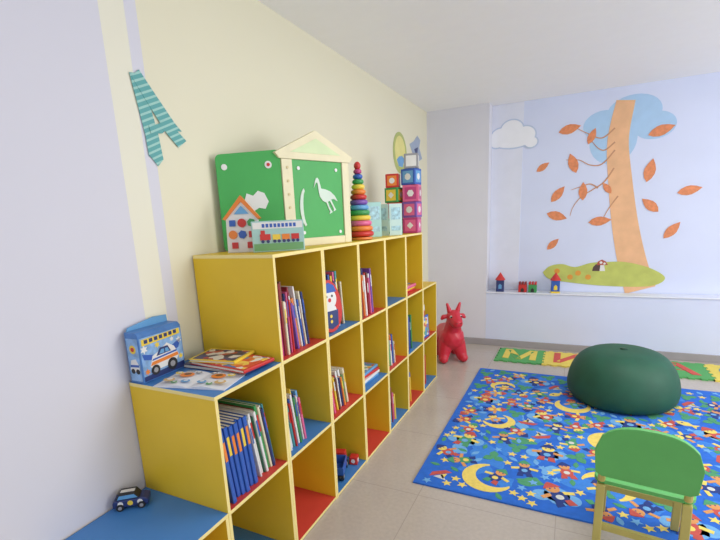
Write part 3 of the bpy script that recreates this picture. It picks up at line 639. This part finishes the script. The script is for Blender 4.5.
bmesh.ops.recalc_face_normals(bm, faces=bm.faces)
o = obj('rug', bm, RUGC, recalc=False); tag(o, 'blue rug with moons, clouds and little figures spread on the floor', 'rug')

# ------------------------------------------------------------------ foam letter tiles
TS, TX0, TY0 = .40, -.585, 3.955
def zig(a, b, fixed, vert, rev=False):
    n = 10; out = []; t_ = .016
    for i in range(n):
        o_ = t_ if i % 2 else 0
        for u in (i/n, (i+1)/n):
            out.append((fixed+o_, a+(b-a)*u) if vert else (a+(b-a)*u, fixed+o_))
    return list(reversed(out)) if rev else out
tc_ = {'green': (84,165,92), 'yellow': (228,206,92), 'red': (206,84,74), 'blue': (70,130,196)}
for i, (c1, ch, c2) in enumerate([('green', 'М', 'yellow'), ('yellow', 'И', 'red'), ('blue', 'Н', 'yellow'), ('green', 'А', 'red'), ('yellow', 'О', 'blue'), ('red', 'Е', 'green')]):
    pts = zig(0, TS, 0, False) + zig(0, TS, TS, True) + zig(0, TS, TS, False, True) + zig(0, TS, 0, True, True)
    pts = [p_ for n_, p_ in enumerate(pts) if p_ != pts[n_-1]]
    t = thing('foam_tile', f"{c1} foam floor tile with {c2} letter {ch} by the back wall", 'foam tile', (TX0+(i+.5)*TS, TY0+TS/2, .0005), 0, 'foam letter tiles by the back wall')
    pr_obj('tile_body', [((px-TS/2)*.990, (py-TS/2)*.990) for px, py in pts], 0, .012, 'z', mat('foam_'+c1, tc_[c1], .7), t)
    l_ = text_obj('letter', ch, .36, .0015, mat('foam_'+c2, tc_[c2], .7), t, .03); l_.location = (.006, .004, .0136)

# ------------------------------------------------------------------ soft module
PX, PY = .355, 3.37
t = thing('pouf', 'dark green smooth rounded soft play block sitting on the blue rug', 'pouf', (PX, PY, RZ+.003))
DG = mat('dark_green_fabric', (26,84,62), .6, .12, 10, .15)
prof = [(.26, 0), (.305, .012), (.33, .05)]
for i in range(1, 17):
    a = PI/2*i/16; prof.append((max(.0001, .338*math.cos(a)**.5), .07+.285*math.sin(a)))
bm = BM(); lathe(bm, prof, 64); obj('cushion_body', bm, DG, t, smooth=True)
bm = BM(); lathe(bm, [(.0001, .3545), (.022, .3550), (.026, .3570), (.018, .361), (.0001, .363)], 24); obj('button', bm, mat('green_piping', (18,68,50), .5), t, smooth=True)

# ------------------------------------------------------------------ green kids chair
t = thing('kids_chair', 'light green wooden children chair at the front edge of the rug', 'chair', (.275, 1.70, 0), -.12)
LG = mat('light_green_paint', (95,182,98), .4, .06, 8); LG2 = mat('yellowish_wood_leg', (190,178,100), .45, .08, 8)
def leg(x, y0, y1, h0, h1):
    bm = BM(); w = .014
    a = [bm.verts.new((x+dx, y0+dy, h0)) for dx, dy in ((-w, -w), (w, -w), (w, w), (-w, w))]; b_ = [bm.verts.new((x+dx, y1+dy, h1)) for dx, dy in ((-w, -w), (w, -w), (w, w), (-w, w))]
    bm.faces.new(a); bm.faces.new(list(reversed(b_)))
    for i in range(4): bm.faces.new((a[i], a[(i+1) % 4], b_[(i+1) % 4], b_[i]))
    obj('leg', bm, LG2, t, bevel=.003)
leg(-.13, -.04, 0, .0005, .30); leg(.13, -.04, 0, .0005, .30); leg(-.13, .28, .26, RZ+.003, .30); leg(.13, .28, .26, RZ+.003, .30)
pts = []
for cx, cy, a0 in ((.12, .25, 0), (-.12, .25, 90), (-.12, .03, 180), (.12, .03, 270)):
    for i in range(5): pts.append((cx+.035*math.cos(math.radians(a0+i*22.5)), cy+.035*math.sin(math.radians(a0+i*22.5))))
pr_obj('seat', pts, .301, .318, 'z', LG, t, bevel=.003)
for s in (-1, 1):
    bm = BM(); cyl(bm, (s*.13, -.005, .319), (s*.125, -.045, .42), .013, n=12); obj('back_post', bm, LG2, t)
bm = BM(); pts = []
n = 16
for i in range(n+1):
    u = -1+2*i/n; pts.append((.155*u, .47+.115*math.sqrt(max(0, 1-abs(u)**2.6))))
pts += [(.15, .37), (.13, .355), (-.13, .355), (-.15, .37)]
prism(bm, pts, -.010, .010, 'y')
for v in bm.verts: v.co.y += -.044 - (v.co.z-.40)*.25 - .25*v.co.x**2
obj('backrest', bm, LG, t, bevel=.003)
for y in (-.015, .27): box_obj('stretcher', (-.116, .116, y-.009, y+.009, .12, .145), LG2, t)

# ------------------------------------------------------------------ red hopper toy
def blob(name, caps, m, parent, vox=.007):
    bm = BM()
    for p0, r0, p1, r1 in caps:
        p0, p1 = Vector(p0), Vector(p1); n = max(2, int((p1-p0).length/(min(r0, r1)*.35))+1)
        for i in range(n+1): sph(bm, p0.lerp(p1, i/n), r0+(r1-r0)*i/n, 2)
    o = obj(name, bm, m, parent, recalc=False)
    md = o.modifiers.new('r', 'REMESH'); md.mode = 'VOXEL'; md.voxel_size = vox
    sm = o.modifiers.new('s', 'SMOOTH'); sm.factor = .5; sm.iterations = 8
    bpy.context.view_layer.update()
    me = bpy.data.meshes.new_from_object(o.evaluated_get(bpy.context.evaluated_depsgraph_get()))
    o.modifiers.clear(); o.data = me
    for p in me.polygons: p.use_smooth = True
    return o
RT = mat('red_rubber', (204,42,62), .35, .04, 10)
t = thing('hopping_toy', 'red inflatable rubber hopping animal with horns beyond the end shelf unit', 'toy animal', (-.975, 3.90, 0), -1.0)
caps = [((-.12, 0, .215), .108, (.07, 0, .225), .115), ((.08, 0, .28), .088, (.12, 0, .39), .064), ((.125, 0, .425), .070, (.20, 0, .395), .054), ((.2, 0, .395), .054, (.215, 0, .39), .050)]
for s in (-1, 1):
    caps += [((.07, s*.055, .17), .072, (.10, s*.088, .048), .048), ((.10, s*.088, .046), .046, (.128, s*.092, .042), .041),
             ((-.12, s*.055, .17), .075, (-.14, s*.088, .048), .048), ((-.14, s*.088, .046), .046, (-.11, s*.09, .042), .041)]
caps += [((-.20, 0, .27), .024, (-.25, 0, .21), .014)]
blob('body', caps, RT, t)
for s in (-1, 1):
    blob('horn', [((.115, s*.035, .475), .024, (.115, s*.058, .545), .012)], RT, t, .004)
    blob('ear', [((.112, s*.06, .435), .018, (.108, s*.088, .43), .022), ((.108, s*.088, .43), .022, (.108, s*.104, .415), .014)], RT, t, .004)
    bm = BM(); sph(bm, (.180, s*.042, .440), .013, 2); ey = obj('eye', bm, C('white', .3), t, smooth=True)
    bm = BM(); sph(bm, (.190, s*.045, .441), .008, 2); obj('pupil', bm, C('black', .3), ey, smooth=True)
    bm = BM(); sph(bm, (.262, s*.018, .40), .006, 2); obj('nostril', bm, C('dark_red', .3), t, smooth=True)

# ------------------------------------------------------------------ lights
w = bpy.data.worlds.new('world'); S.world = w; w.use_nodes = True
bg = w.node_tree.nodes['Background']; bg.inputs['Color'].default_value = (.98, .98, 1, 1); bg.inputs['Strength'].default_value = 1.0
def area(name, loc, target, sx, sy, e, c):
    l = bpy.data.lights.new(name, 'AREA'); l.shape = 'RECTANGLE'; l.size = sx; l.size_y = sy; l.energy = e; l.color = c
    o = bpy.data.objects.new(name, l); COL.objects.link(o); o.location = loc
    o.rotation_euler = (Vector(target)-Vector(loc)).to_track_quat('-Z', 'Y').to_euler()
area('added_side_daylight', (3.0, 2.3, 1.5), (-1.0, 3.2, .9), 2.4, 1.4, 54, (.98, .985, 1))  # added area lamp for soft daylight from the right; no window is built there
area('ceiling_light', (.6, 2.2, ZC-.06), (.6, 2.2, 0), 1.2, 1.2, 22, (1, .98, .94))
